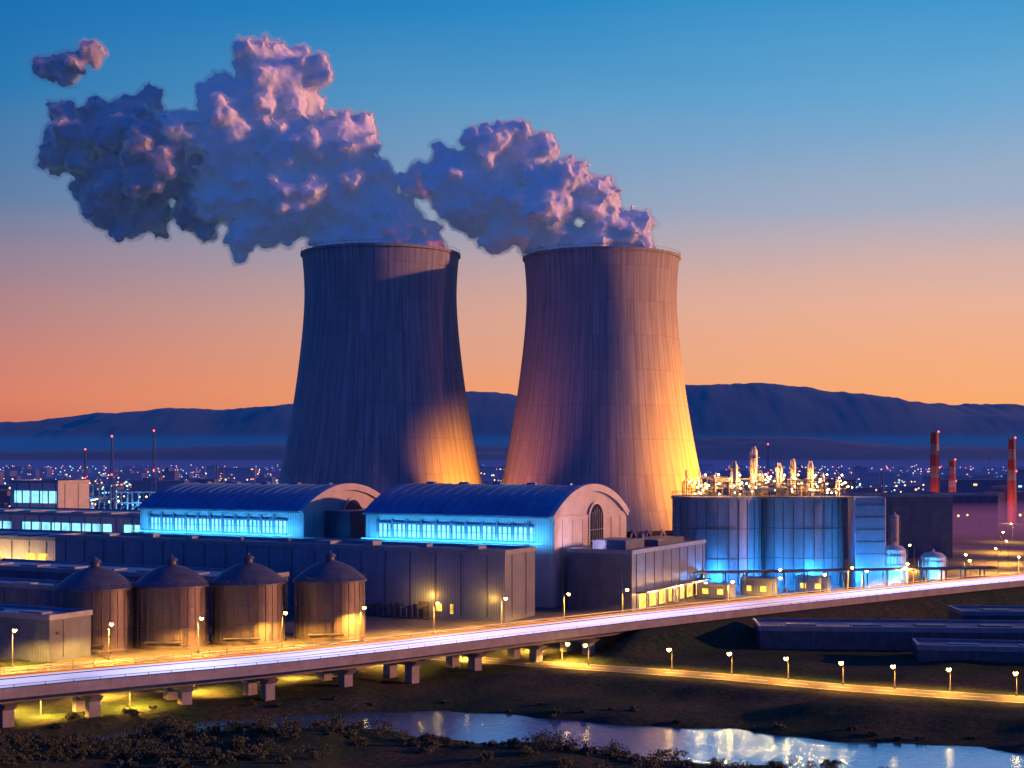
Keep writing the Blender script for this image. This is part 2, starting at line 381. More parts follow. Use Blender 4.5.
pa=catmull([(r,z*ZS if z>6 else z) for r,z in prof],1.5)
ZT=113.5*ZS
def tower(x,y,s):
    e=empty('cooling_tower',(x,y,0),0,s)
    mb=MB(); outer=[(a,b) for a,b in pa]; outer+=[(30.8,ZT),(30.8,ZT+1.0),(29.6,ZT+1.0),(29.2,ZT-.8)]
    inner=[(r-1.0,z) for r,z in pa[::-1] if z<ZT-1.5]
    mb.rev(0,0,outer+inner,144,0,False,False); 
    mb.obj('shell',M['tower'],e,smooth=True)
    mb=MB()
    for i in range(48):
        a=2*math.pi*i/48; a1=a+math.pi/48; a2=a-math.pi/48
        for t in(a1,a2): mb.tube((45.8*math.cos(a),45.8*math.sin(a),0),(44*math.cos(t),44*math.sin(t),6.3),.45,6)
    mb.rev(0,0,[(47.5,0),(47.5,1.2),(44.5,1.2)],72,0,True,False)
    mb.obj('support_columns',M['concrete'],e)
    mb=MB()
    for i in range(72):
        a=2*math.pi*i/72; b_=2*math.pi*(i+1)/72
        mb.tube((30.6*math.cos(a),30.6*math.sin(a),ZT+1),(30.6*math.cos(a),30.6*math.sin(a),ZT+2.1),.05,4)
        mb.tube((30.6*math.cos(a),30.6*math.sin(a),ZT+2.1),(30.6*math.cos(b_),30.6*math.sin(b_),ZT+2.1),.05,4)
    mb.obj('rim_railing',M['steel'],e)
TY=547
tower(-50.7,550,1.0); tower(34.4,TY,.985)
def flood(x,y,tx,ty,tz,p,spot=75,col=(1,.27,.006)):
    e=empty('floodlight',(x,y,0))
    mb=MB(); mb.box(-.5,.5,-.4,.4,0,.3); mb.cyl(0,0,.3,1.1,.08,.08,8); mb.box(-.5,.5,-.3,.3,1.1,1.7); mb.obj('fixture',M['steel'],e)
    mb=MB(); mb.box(-.4,.4,-.25,.25,1.72,1.76); mb.obj('lens',M['lamp'],e)
    l=light('flood_beam','SPOT',(x,y,2.2),p,col,None,radius=.5,target=(tx,ty,tz),spot=spot,blend=1.0)
    l.parent=e; l.location=(0,0,2.2)
flood(112,522,70,538,30,1900000,82)
flood(92,490,66,524,18,520000,75)
flood(30,522,-14,542,30,4200000,52)
flood(10,500,-20,528,22,800000,50)
flood(-14,536,0,545,48,620000,80,(1,.12,.03))
flood(-22,505,6,530,40,130000,60,(1,.2,.10))

# ------------------------------------------------------------------ buildings
def cladding_box(e,name,x0,x1,y0,y1,z1,m,step=6,roof='roofdark',z0=0):
    mb=MB(); mb.box(x0,x1,y0,y1,z0,z1); mb.obj(name,M[m],e)
    mb=MB(); 
    k=x0+step/2
    while k<x1: mb.box(k-.12,k+.12,y0-.12,y0-.003,z0+.6,z1-.5); k+=step
    k=y0+step/2
    while k<y1: mb.box(x1+.003,x1+.12,k-.12,k+.12,z0+.6,z1-.5); k+=step
    mb.obj(name+'_seams',M['clad2'],e)
    mb=MB(); mb.box(x0-.2,x1+.2,y0-.2,y0+.25,z1-.3,z1+.55); mb.box(x1-.25,x1+.2,y0+.25,y1,z1-.3,z1+.55); mb.box(x0-.2,x1+.2,y1,y1+.2,z1-.3,z1+.55); mb.box(x0-.2,x0+.25,y0+.25,y1,z1-.3,z1+.55)
    mb.obj(name+'_parapet',M['trim'],e)
    mb=MB(); mb.box(x0+.26,x1-.26,y0+.26,y1-.01,z1+.003,z1+.08); mb.obj(name+'_roof',M[roof],e)

def turbine_hall(x,y,Lh,W,eave,rise):
    e=empty('turbine_hall',(x,y,0),PHI)
    R=(W*W/4+rise*rise)/(2*rise); cz=eave+rise-R; A=math.asin(W/2/R)
    def arc(r,n=28,a=A): return [(W/2+r*math.sin(-a+2*a*i/n),cz+r*math.cos(-a+2*a*i/n)) for i in range(n+1)]
    mb=MB(); mb.box(-Lh,0,0,W,0,eave); mb.obj('walls',M['cladw'],e)
    def shell(mb,r0,r1,xa,xb,a=A,mi=0):
        o=arc(r1,a=a); i_=arc(r0,a=a)[::-1]; pl=o+i_; k=len(pl)
        vs=[(xa,p,z) for p,z in pl]+[(xb,p,z) for p,z in pl]
        fs=[tuple((j,(j+1)%k,k+(j+1)%k,k+j)) for j in range(k)]
        n=len(o)
        for j in range(n-1):
            fs.append((j,j+1,k-2-j,k-1-j)); fs.append((k+j,k+j+1,k+k-2-j,k+k-1-j))
        mb.add(vs,fs,mi)
    mb=MB(); shell(mb,R,R+.4,-Lh-.5,-.6,A*1.03); mb.obj('barrel_roof',M['roofblue'],e,smooth=True)
    mb=MB()
    k=-Lh+2
    while k<-3: shell(mb,R+.403,R+.47,k,k+.14,A*1.02); k+=2.9
    mb.obj('roof_seams',M['roofblue'],e)
    mb=MB(); shell(mb,R-.9,R+.75,-.58,.7,A*1.04); mb.obj('gable_arch_rim',M['gable'],e,smooth=True)
    pl=arc(R-.02); vs=[(0.0,p,z) for p,z in pl]; vs2=[(-.5,p,z) for p,z in pl]; k=len(pl)
    mb=MB(); mb.add(vs+vs2,[tuple(range(k)),tuple(range(k,2*k))]+[(j,j+1,k+j+1,k+j) for j in range(k-1)])
    mb.obj('gable_infill',M['gable'],e)
    mb=MB(); mb.box(.003,.35,.0,W,0,eave-.01); mb.obj('gable_wall',M['gable'],e)
    c=W*.55; w=3.6; zb=8.5; zt=eave-1.0
    def archpoly(w,zb,zt,xo):
        return [(xo,c-w,zb),(xo,c+w,zb)]+[(xo,c+w*math.cos(t),zt+w*.9*math.sin(t)) for t in [math.pi*i/12 for i in range(13)]]
    mb=MB(); a=archpoly(w+.6,zb-.6,zt,.36); b2=archpoly(w+.6,zb-.6,zt,.6); k=len(a)
    mb.add(a+b2,[tuple(range(k)),tuple(range(k,2*k))]+[(j,(j+1)%k,k+(j+1)%k,k+j) for j in range(k)]); mb.obj('gable_window_surround',M['cladw'],e)
    mb=MB(); a=archpoly(w,zb,zt,.605); mb.add(a,[tuple(range(len(a)))]); mb.obj('gable_window',M['glassdark'],e)
    mb=MB()
    for q in(-2,-1,0,1,2): mb.box(.61,.72,c+q*1.15-.08,c+q*1.15+.08,zb,zt+2.4-abs(q)*.5)
    for z in(11,13.5,16): mb.box(.61,.7,c-w,c+w,z-.08,z+.08)
    mb.obj('gable_window_mullions',M['trim'],e)
    mb=MB()
    for yy in np.arange(4,W-3,5.2):
        if abs(yy-c)>5: mb.box(.352,.5,yy-.15,yy+.15,0,eave-1)
    mb.obj('gable_pilasters',M['gable'],e)
    mb=MB(); mb.box(-Lh+3.5,-5,-.06,-.003,14.3,17.2); mb.obj('clerestory_glazing',M['win_cyan'],e)
    mb=MB(); k=-Lh+3.5; i=0
    while k<=-4.9:
        mb.box(k-.17,k+.17,-.3,-.061,14.0,17.5) if i%3 else mb.box(k-.36,k+.36,-.5,-.061,13.6,18.3); k+=1.3; i+=1
    mb.box(-Lh+3,-4.5,-.4,-.062,17.21,17.6); mb.box(-Lh+3,-4.5,-.4,-.062,13.9,14.29); mb.box(-Lh+3.5,-5,-.2,-.063,15.7,15.85)
    mb.obj('clerestory_mullions',M['clad'],e)
    mb=MB(); mb.box(-Lh-.3,.2,-.8,-.01,eave-.35,eave+.1); mb.obj('eave_gutter',M['trim'],e)
    mb=MB(); mb.box(-Lh+1,-1,-3.4,-3.1,13.9,14.02); mb.obj('led_batten',M['led_cyan'],e)
    l=light('wall_wash','AREA',(-Lh/2,-3.2,14.1),5000,CYAN,e,size=Lh-2,sizey=.3); l.rotation_euler=(math.radians(180-42),0,0)
    mb=MB()
    for q in range(5):
        xx=-Lh+6+q*(Lh-12)/4; mb.box(xx-1.1,xx+1.1,W/2-.8,W/2+.8,eave+rise+.3,eave+rise+.85)
    mb.obj('ridge_vents',M['roofblue'],e,bevel=.1)
    return e
h2=turbine_hall(8.8,306.7,48.3,39,19.6,6.1)
h1=turbine_hall(-49.7,337.7,50.8,37,19.6,5.6)
mb=MB(); mb.box(.75,8,8,26,0,19.5); mb.obj('gable_extension',M['clad2'],h1)
light('gable_wash','SPOT',(9,3,13),3500,(.9,.62,.8),h2,radius=.4,spot=120).rotation_euler=(math.radians(100),0,math.radians(50))

e=empty('annex_building',(-1.4,281,0),PHI)
cladding_box(e,'front_block',-121,0,0,13,13.6,'clad')
cladding_box(e,'link_block',-119,-9,13.3,27.5,13.0,'clad2')
mb=MB()
for i in range(9):
    x=-112+i*12.5; mb.box(x,x+random.uniform(2,4),5+random.random()*3,8.5+random.random(),13.7,14.3+random.random()*.6)
mb.obj('rooftop_units',M['trim'],e,bevel=.08)
mb=MB(); mb.box(-20,-17.5,-.15,-.01,0,3.2); mb.box(-60,-56,-.15,-.01,0,4.2); mb.box(-90,-86,-.15,-.01,0,4.2); mb.obj('doors',M['steel'],e)
mb=MB(); mb.box(-16,-14.5,-.08,-.004,1.4,2.9); mb.box(-12.5,-11.8,-.08,-.004,1.0,2.9); mb.obj('lit_windows',M['win_warm'],e)
mb=MB()
for k in range(10):
    xx=-30+k*1.4; mb.cyl(xx,-3.2,0,2.0+(k%3)*.5,.45,.45,12)
    mb.tube((xx,-3.2,2.2),(xx+1.4,-3.2,2.2+(k%2)*.6),.12,6)
mb.box(-31,-16,-4.2,-2.2,.04,.3)
mb.obj('transformer_bank',M['steel'],e)
light('door_light','POINT',(-18,-2.5,4.2),1100,AMBER,e,radius=.2); light('door_light','POINT',(-4,-3,4.2),800,AMBER,e,radius=.2)

e=empty('control_building',(25.2,299,0),PHI)
cladding_box(e,'main_block',-14.9,0,0,44,12.4,'clad2',5)
mb=MB(); 
for i in range(7):
    y=4+i*5.6; mb.box(.01,.1,y,y+3.4,.3,3.4)
mb.obj('ground_floor_windows',M['win_warm'],e)
mb=MB(); mb.box(.01,2.2,3,42,3.7,4.0)
for i in range(8): mb.box(1.9,2.1,3.2+i*5.5,3.4+i*5.5,0,3.7)
mb.obj('canopy',M['trim'],e)
mb=MB(); mb.box(-12,-4,6,16,12.5,14.6); mb.box(-10,-3,22,38,12.5,13.9); mb.cyl(-6,19,12.5,15.5,.8,.8,14); mb.obj('rooftop_plant',M['clad2'],e,bevel=.1)
for yy in(8,22,36): light('canopy_light','POINT',(3.2,yy,3.4),2500,(1,.42,.10),e,radius=.2)

def shed(name,x,y,Lh,W,h,m='clad2',roof='roofblue',rz=PHI,win=None,step=6):
    e=empty(name,(x,y,0),rz); cladding_box(e,'body',-Lh,0,0,W,h,m,step,roof)
    if win:
        z0,z1,mm=win; mb=MB(); k=-Lh+2
        while k<-3:
            if random.random()<.8: mb.box(k,k+3.2,-.1,-.004,z0,z1)
            k+=4
        mb.obj('windows',M[mm],e)
    mb=MB()
    for i in range(int(Lh/11)):
        xx=-Lh+5+i*11; mb.box(xx,xx+5,W*.35,W*.6,h+.09,h+.4)
    mb.obj('skylights',M['clad' if roof=='roofblue' else 'clad2'],e)
    return e
shed('workshop_building',-73.5,226,48,9,7)
shed('storage_shed',-52,272,80,15,9,)
shed('storage_shed',-70,258,70,8,8,)
s=shed('warehouse_building',-103,400,110,30,15.5,'cladw','roofblue',win=(11,13.2,'win_cyan'))
s=shed('warehouse_building',-113,352,60,24,12,'cladw','roofblue',win=(4,8.5,'win_warm'))
light('wall_wash','AREA',(-30,-5,4),9000,(1,.55,.14),s,size=50,sizey=1).rotation_euler=(math.radians(110),0,0)
shed('office_building',-150,470,22,14,24,'cladw','roofdark',win=(17,21,'win_cyan'))
shed('low_warehouse',128,236,86,11,3.4,'steel','roofdark',rz=math.radians(-4))
shed('low_warehouse',170,262,86,10,3.4,'steel','roofdark',rz=math.radians(-2))
shed('low_warehouse',122,217,58,8,2.2,'steel','roofdark',rz=math.radians(-10))
shed('machine_hall',140,452,52,20,20,'clad2','roofdark',rz=0)
shed('machine_hall',205,600,70,30,16,'clad2','roofdark',rz=0)

# ------------------------------------------------------------------ storage tanks
for (x,y) in((-71.2,243),(-59.2,247.5),(-46.8,252.5),(-33,258)):
    e=empty('storage_silo',(x,y,0))
    mb=MB(); r=6.3; mb.rev(0,0,[(r+.3,0),(r+.3,.5),(r,.5),(r,10.2)],56); mb.obj('shell',M['tank'],e,smooth=True)
    mb=MB(); mb.rev(0,0,[(r+.35,10.2),(r+.35,10.5),(r*.86,11.6),(r*.62,12.7),(r*.36,13.5),(r*.14,13.9),(.8,14.0),(.8,14.6),(1.1,14.65),(.9,15.0),(.25,15.3),(.1,15.7)],48); mb.obj('domed_roof',M['tankroof'],e,smooth=True)
    mb=MB()
    for k in range(28):
        a=2*math.pi*k/28; mb.box(r*math.cos(a)-.07,r*math.cos(a)+.07,r*math.sin(a)-.07,r*math.sin(a)+.07,.5,10.2)
    for z in(3.6,6.9): mb.rev(0,0,[(r+.02,z),(r+.14,z),(r+.14,z+.18),(r+.02,z+.18)],56,0,False,False)
    for k in range(36):
        a=2*math.pi*k/36;b2=2*math.pi*(k+1)/36; q=r+.3
        mb.tube((q*math.cos(a),q*math.sin(a),11.3),(q*math.cos(b2),q*math.sin(b2),11.3),.035,4); mb.tube((q*math.cos(a),q*math.sin(a),10.5),(q*math.cos(a),q*math.sin(a),11.3),.035,4)
    mb.obj('stiffeners_and_railing',M['steel'],e)
    mb=MB()
    for s_ in(-.3,.3): mb.tube((2.2+s_,-6.2,0),(2.2+s_,-6.2,11.4),.05,4)
    for k in range(28): mb.tube((1.9,-6.2,.4+k*.4),(2.5,-6.2,.4+k*.4),.035,4)
    mb.tube((-3,-6.6,1.2),(3.4,-6.6,1.2),.22,8); mb.tube((-3,-6.6,1.2),(-3,-5,1.2),.22,8)
    mb.obj('ladder_and_pipe',M['steel'],e)

# ------------------------------------------------------------------ process unit
e=empty('process_plant',(0,0,0))
for cx,cy,r in((51.5,358,11),(73,360,10.6)):
    mb=MB(); mb.rev(cx,cy,[(r+.4,0),(r+.4,.8),(r,.8),(r,22),(r+.35,22),(r+.35,22.7),(r-.2,22.7)],64); mb.obj('vessel',M['silo'],e,smooth=True)
    mb=MB()
    for k in range(26):
        a=2*math.pi*k/26; mb.tube(((r+.05)*math.cos(a)+cx,(r+.05)*math.sin(a)+cy,.8),((r+.05)*math.cos(a)+cx,(r+.05)*math.sin(a)+cy,22),.14,4)
    for z in(7.5,14.8): mb.rev(cx,cy,[(r+.02,z),(r+.16,z),(r+.16,z+.2),(r+.02,z+.2)],64,0,False,False)
    for k in range(40):
        a=2*math.pi*k/40;b2=2*math.pi*(k+1)/40; q=r+.2
        mb.tube((q*math.cos(a)+cx,q*math.sin(a)+cy,23.8),(q*math.cos(b2)+cx,q*math.sin(b2)+cy,23.8),.06,4); mb.tube((q*math.cos(a)+cx,q*math.sin(a)+cy,22.7),(q*math.cos(a)+cx,q*math.sin(a)+cy,23.8),.05,4)
    mb.obj('vessel_ribs',M['steel'],e)
mb=MB(); mb.box(84.5,92,350,358,0,22.6); mb.obj('stair_tower',M['clad'],e,bevel=.15)
mb=MB()
for k in range(7): mb.box(84.3,92.2,349.8,349.99,2.4+k*3,2.6+k*3)
mb.obj('stair_tower_bands',M['trim'],e)
mb=MB()
cols=[(55,352,31.5,.9),(60.5,356,35.2,1.0),(66.5,354,31.0,.8),(70.5,357,32.0,.8),(74.5,355,31.5,.8),(63,362,29,1.1),(78.5,360,28.5,.7),(51,360,28,.8),(47,356,26.5,.9),(81,354,27,.6)]
for cx,cy,zt,r in cols:
    mb.rev(cx,cy,[(r,22.7),(r,zt-1.2),(r*.7,zt-.5),(r*.55,zt)],16)
    for z in np.arange(24.5,zt-1,2.6): mb.rev(cx,cy,[(r+.02,z),(r+.6,z),(r+.6,z+.12),(r+.02,z+.12)],16,0,False,False)
for k in range(46):
    x=random.uniform(43,82);y=random.uniform(350,363); z=random.uniform(23.2,27.5); d=random.choice([(random.uniform(3,9),0,0),(0,random.uniform(2,5),0),(0,0,random.uniform(1,3))])
    mb.tube((x,y,z),(x+d[0],y+d[1],z+d[2]),random.uniform(.12,.32),8); mb.tube((x,y,22.7),(x,y,z),.15,6)
for k in range(9):
    x=random.uniform(44,82); y=random.uniform(351,360); mb.rev(x,y,[(.1,23),(.9,23.3),(1.0,24.8),(.1,25.3)],12)
mb.obj('columns_and_pipework',M['pipe'],e,smooth=True)
mb=MB(); mb.box(42,84,349.5,362,22.4,22.68); mb.obj('deck_plate',M['steel'],e)
mb=MB()
for x in np.arange(43,85,3.4):
    mb.box(x-.12,x+.12,350.6,350.84,22.8,26.3); mb.box(x-.12,x+.12,358,358.24,22.8,26.3)
for z in(24.6,26.3): mb.box(43,84,350.5,350.9,z-.12,z+.0); mb.box(43,84,357.9,358.3,z-.12,z); 
for x in np.arange(43,84,.0+1.7): mb.tube((x,350.6,24.6),(x+1.7,350.6,26.3),.06,4)
mb.obj('steel_frame',M['steel'],e)
mb=MB()
for cx,cy,zt,r in cols:
    for z in(25.5,27.8): mb.rev(cx+r+.4,cy-.6,[(.02,z),(.25,z+.22),(.02,z+.45)],8); 
for k in range(60):
    x=random.uniform(43,84); z=random.uniform(23.2,27.5); mb.rev(x,350.2,[(.02,z),(.19,z+.18),(.02,z+.36)],6)
mb.obj('plant_lights',M['lampw'],e)
for x,z in((46,26),(52,27),(58,28),(64,29),(70,28),(76,27),(82,26)): light('deck_light','POINT',(x,351.8,z),3400,(1,.42,.07),e,radius=.2)
for x,y in((50,343.5),(62,345.5),(74,346.5),(86,344)):
    light('base_wash','POINT',(x,y,3.4),8500,(.03,.36,1),e,radius=.3)
mb=MB()
for x,y in((50,343.5),(62,345.5),(74,346.5),(86,344)): mb.box(x-.4,x+.4,y-.3,y+.3,1.0,1.3); mb.cyl(x,y,0,1.0,.08,.08,6)
mb.obj('wash_fixtures',M['led_cyan'],e)
def small_tank(x,y,r,h,mm):
    e=empty('process_tank',(x,y,0)); mb=MB(); mb.rev(0,0,[(r,0),(r,h),(r*.7,h+r*.3),(.3,h+r*.42),(.3,h+r*.42+.6)],32); mb.obj('vessel',M[mm],e,smooth=True)
    mb=MB()
    for z in np.arange(1.5,h+.5,2.2): mb.rev(0,0,[(r+.05,z),(r+.5,z),(r+.5,z+.12),(r+.05,z+.12)],32,0,False,False)
    for k in range(12):
        a=2*math.pi*k/12; mb.tube(((r+.5)*math.cos(a),(r+.5)*math.sin(a),0),((r+.5)*math.cos(a),(r+.5)*math.sin(a),h),.07,4)
    mb.obj('cage_platforms',M['trim'],e)
small_tank(94.5,352,2.9,9.6,'cladw'); small_tank(107.5,363,3.2,7,'cladw'); small_tank(113,420,1.2,15,'gable'); small_tank(97,375,3.5,8,'cladw')
light('tank_wash','POINT',(94,345,4),4000,(.08,.5,1),None,.3); light('tank_wash','POINT',(106,356,4),3500,(.08,.55,1),None,.3)
e=empty('pipe_rack')
mb=MB()
for i in range(16):
    x=40+i*5; y=333+i*1.0; mb.box(x-.15,x+.15,y-2,y-1.7,0,5); mb.box(x-.15,x+.15,y+1.7,y+2,0,5); mb.box(x-.15,x+.15,y-2.4,y+2.4,5,5.25)
mb.obj('frames',M['steel'],e)
mb=MB()
for k in range(5): mb.tube((38,332+k*.8-1.6,5.5),(118,348+k*.8-1.6,5.5),.22,8)
mb.obj('pipes',M['steel'],e,smooth=True)
for i in range(4):
    e=empty('equipment_cabin',(34+i*13+random.uniform(-2,2),322+i*7,0),PHI)
    mb=MB(); mb.box(-4,4,-2,2,0,3.2+random.random()); mb.obj('body',M['clad'],e,bevel=.1)
    mb=MB(); mb.box(-2.6,-1.2,-2.06,-2.01,1,2.2); mb.box(1,2.4,-2.06,-2.01,1,2.2); mb.obj('windows',M['win_warm'],e)
for (x,y) in((60,322),(78,330),(96,340),(112,352),(120,372),(100,395),(116,410),(135,395),(150,430),(130,365),(150,385),(165,405),(185,440),(140,500),(190,540),(165,480)):
    street_lamp(x,y,h=7,power=36000,ang=random.uniform(0,6),z=0,name='yard_lamp')
for (x,y) in((-140,330),(-125,385),(-160,420),(-120,450),(-170,350),(-100,300),(-115,262)):
    street_lamp(x,y,h=7,power=18000,ang=random.uniform(0,6),z=0,name='yard_lamp')

e=empty('perimeter_fence'); mb=MB(); nn=normals2(plantroad)
for i in range(18,len(plantroad)-60):
    p=plantroad[i]+nn[i]*-7.0; q=plantroad[i+1]+nn[i+1]*-7.0
    if -100<p[0]<20:
        mb.tube((p[0],p[1],-.3),(p[0],p[1],2.2),.05,4)
        for z in(.3,1.2,2.1): mb.tube((p[0],p[1],z),(q[0],q[1],z),.03,3)
mb.obj('posts_and_rails',M['steel'],e)

# ------------------------------------------------------------------ chimneys, masts
def chimney(x,y,h,r):
    e=empty('chimney_stack',(x,y,0))
    mb=MB(); n=8
    for k in range(n):
        t0,t1=k/n,(k+1)/n; mb.rev(0,0,[(r*(1-.35*t0),h*t0),(r*(1-.35*t1),h*t1)],24,1 if k in(0,1,2,3,5,7) else 0)
    mb.rev(0,0,[(r*.72,h-.5),(r*.72,h+.3),(r*.5,h+.3)],24,0)
    mb.obj('striped_shaft',[M['chimw'],M['chim']],e,smooth=True)
    mb=MB(); mb.rev(r*.7,0,[(.02,h),(.5,h+.5),(.02,h+1)],8); mb.rev(r*.8,-.5,[(.02,h*.6),(.5,h*.6+.5),(.02,h*.6+1)],8); mb.obj('aviation_lights',M['red'],e)
    light('stack_light','POINT',(-6,-12,3),20000,(1,.3,.12),e,.5)
chimney(208,700,44,2.8); chimney(246,795,30,2.6); chimney(246,700,41,2.5)
def mast(x,y,h):
    e=empty('lattice_mast',(x,y,0)); mb=MB(); w=h*.035
    c=[(-1,-1),(1,-1),(1,1),(-1,1)]
    for a,b2 in c: mb.tube((a*w,b2*w,0),(a*.2,b2*.2,h),.18,4)
    n=10
    for k in range(n):
        z0=h*k/n; z1=h*(k+1)/n; w0=w+(.2-w)*k/n; w1=w+(.2-w)*(k+1)/n
        for j in range(4):
            a=c[j];b2=c[(j+1)%4]; mb.tube((a[0]*w0,a[1]*w0,z0),(b2[0]*w1,b2[1]*w1,z1),.12,4)
    mb.obj('lattice',M['trim'],e)
    mb=MB(); mb.rev(0,0,[(.02,h),(.6,h+.6),(.02,h+1.2)],8); mb.rev(0,-.6,[(.02,h*.5),(.5,h*.5+.5),(.02,h*.5+1)],8); mb.obj('aviation_lights',M['red'],e)
mast(-225,800,43); mast(-214,850,47); mast(-270,900,36); mast(180,1000,40)
for gx,gy,nb,ht in((-205,620,6,20),(-178,640,4,16),(-232,660,5,14)):
    e=empty('steel_gantry',(gx,gy,0)); mb=MB(); lb=MB()
    for i in range(nb+1):
        for yy in(0,8): mb.box(i*5-.25,i*5+.25,yy-.25,yy+.25,0,ht)
        for z in(ht*.4,ht*.7,ht): mb.box(i*5-.2,i*5+.2,-.2,8.2,z-.3,z-.01)
    for z in(ht*.4,ht*.7,ht):
        for yy in(0,8): mb.box(-.3,nb*5+.3,yy-.18,yy+.18,z,z+.4)
    for i in range(nb):
        for z in(ht*.4,ht*.7): 
            if random.random()<.7: lb.rev(i*5+2.5,-.4,[(.02,z-.9),(.4,z-.5),(.02,z-.1)],6)
        mb.tube((i*5,0,ht*.4),(i*5+5,0,ht*.7),.12,4)
    mb.obj('frame',M['trim'],e); lb.obj('work_lights',M['led_cyan'],e)
    light('gantry_light','POINT',(nb*2.5,-5,5),26000,(.15,.55,1),e,.4)

# ------------------------------------------------------------------ distant town
townm=[mat('town_walls',(0.16,0.16,0.2),(0.08,0.08,0.11),.02,.9),emat('town_window_warm',(1,.55,.2),2.6,.8,.1),emat('town_window_cool',(.3,.7,1),2.6,.8,.1)]
mb=MB()
for i in range(520):
    y=random.uniform(660,2600); x=random.uniform(-.52,.52)*y
    if abs(x+8)<110 and y<720: continue
    w=random.uniform(10,45); d=random.uniform(10,25); h=random.choice([4,5,6,8,10,13,17])*random.uniform(.7,1.1)
    mb.box(x,x+w,y,y+d,0,h,0)
    if random.random()<.4: mb.box(x+w*.2,x+w*.5,y+2,y+d-2,h,h+random.uniform(1,4),0)
    if random.random()<.12: mb.cyl(x+w*.5,y+d*.5,h,h+random.uniform(6,16),.7,.5,8,0)
    for k in range(random.randint(0,8)):
        xx=random.uniform(x,x+w-2.5); z=random.uniform(1,max(1.5,h-2)); mb.box(xx,xx+random.uniform(.8,2.5),y-.3,y-.05,z,z+1.1,random.choice([1,1,2]))
mb.obj('distant_town',townm)
mb=MB()
for i in range(1500):
    y=560+2700*random.random()**1.3; x=random.uniform(-.5,.5)*y
    if abs(x+8)<110 and y<700: continue
    s_=random.uniform(.12,.5)+y*.00030; z=random.uniform(3,9); mi=random.choice([0,0,0,0,1,2,0]) if x>-100 else random.choice([0,0,0,1,1,2,0])
    mb.rev(x,y,[(.02,z),(s_,z+s_),(.02,z+2*s_)],6,mi)
mb.obj('distant_town_lights',[emat('far_lamp_amber',(1,.42,.12),10),emat('far_lamp_cyan',(.3,.75,1),7),emat('far_lamp_red',(1,.12,.08),9)])

# ------------------------------------------------------------------ hills
def hills(name,y0,depth,pts,rough,col,seed):
    xs_=np.linspace(-.62*y0,.62*y0,520); base=np.interp(xs_,[p[0] for p in pts],[p[1] for p in pts])
    k_=np.hanning(21); k_/=k_.sum(); base=np.convolve(np.pad(base,10,mode='edge'),k_,'valid')
    vs=[];fs=[];rows=18
    for j in range(rows):
        t=j/(rows-1)
        for i,x in enumerate(xs_):
            pr=math.sin(t*math.pi*.5)
            nz=noise.fractal(Vector((x/620+seed,t*1.6,seed)),1.0,2.1,6)
            nf=noise.fractal(Vector((x/45+seed,t*3,seed)),1.0,2.1,3)
            z=base[i]*pr*(1+.05*nz)+rough*nz*pr+nf*rough*.12*pr
            vs.append((x,y0+t*depth,max(z,-3)))
    n=len(xs_)
    for j in range(rows-1):
        for i in range(n-1): fs.append((j*n+i,j*n+i+1,(j+1)*n+i+1,(j+1)*n+i))
    o=len(vs)
    for x in xs_: vs.append((x,y0+depth*2,-5))
    for i in range(n-1): fs.append(((rows-1)*n+i,(rows-1)*n+i+1,o+i+1,o+i))
    mb=MB(); mb.add(vs,fs); ob=mb.obj(name,col,smooth=False,recalc=False); ob.data.polygons.foreach_set('use_smooth',[True]*len(ob.data.polygons))
hm=mat('hill_forest_far_airlight',(0.012,0.028,0.04),(0.007,0.016,0.026),.006,1,emi=lin(8,52,116),es=.62)  # blue emission paints distance haze (airlight) onto the slopes
hn=mat('hill_forest_near_airlight',(0.015,0.025,0.035),(0.008,0.014,0.02),.01,1,emi=lin(8,44,104),es=.7)  # nearer range carries the same painted airlight glow
K=7000/1422
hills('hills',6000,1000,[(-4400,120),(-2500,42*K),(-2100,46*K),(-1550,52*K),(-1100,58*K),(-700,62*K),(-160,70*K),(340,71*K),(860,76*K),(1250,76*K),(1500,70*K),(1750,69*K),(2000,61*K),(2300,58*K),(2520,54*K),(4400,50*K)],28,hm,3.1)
K=3700/1422
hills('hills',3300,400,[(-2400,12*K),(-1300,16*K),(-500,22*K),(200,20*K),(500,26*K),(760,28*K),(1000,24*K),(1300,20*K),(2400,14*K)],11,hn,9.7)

def haze(name,x0,x1,y0,y1,z0,z1,dens,col,s):
    mb=MB(); mb.box(x0,x1,y0,y1,z0,z1); m=bpy.data.materials.new(name); m.use_nodes=True; nt=m.node_tree
    for n in list(nt.nodes): nt.nodes.remove(n)
    out=nt.nodes.new('ShaderNodeOutputMaterial'); ab=nt.nodes.new('ShaderNodeVolumeAbsorption'); em=nt.nodes.new('ShaderNodeEmission'); ad=nt.nodes.new('ShaderNodeAddShader')
    ab.inputs['Color'].default_value=(0,0,0,1); ab.inputs['Density'].default_value=dens
    em.inputs['Color'].default_value=col; em.inputs['Strength'].default_value=dens*s  # emission stands in for light scattered by the haze
    nt.links.new(ab.outputs[0],ad.inputs[0]); nt.links.new(em.outputs[0],ad.inputs[1]); nt.links.new(ad.outputs[0],out.inputs['Volume'])
    mb.obj(name,m)
haze('haze_air',-7500,7500,3800,5950,-20,95,0.00030,lin(22,76,150),1.0)
haze('valley_mist',-6000,6000,640,3200,-2,24,0.0008,lin(48,62,138),1.0)
haze('ground_mist',90,700,470,635,-1,13,0.005,lin(138,80,125),1.0)

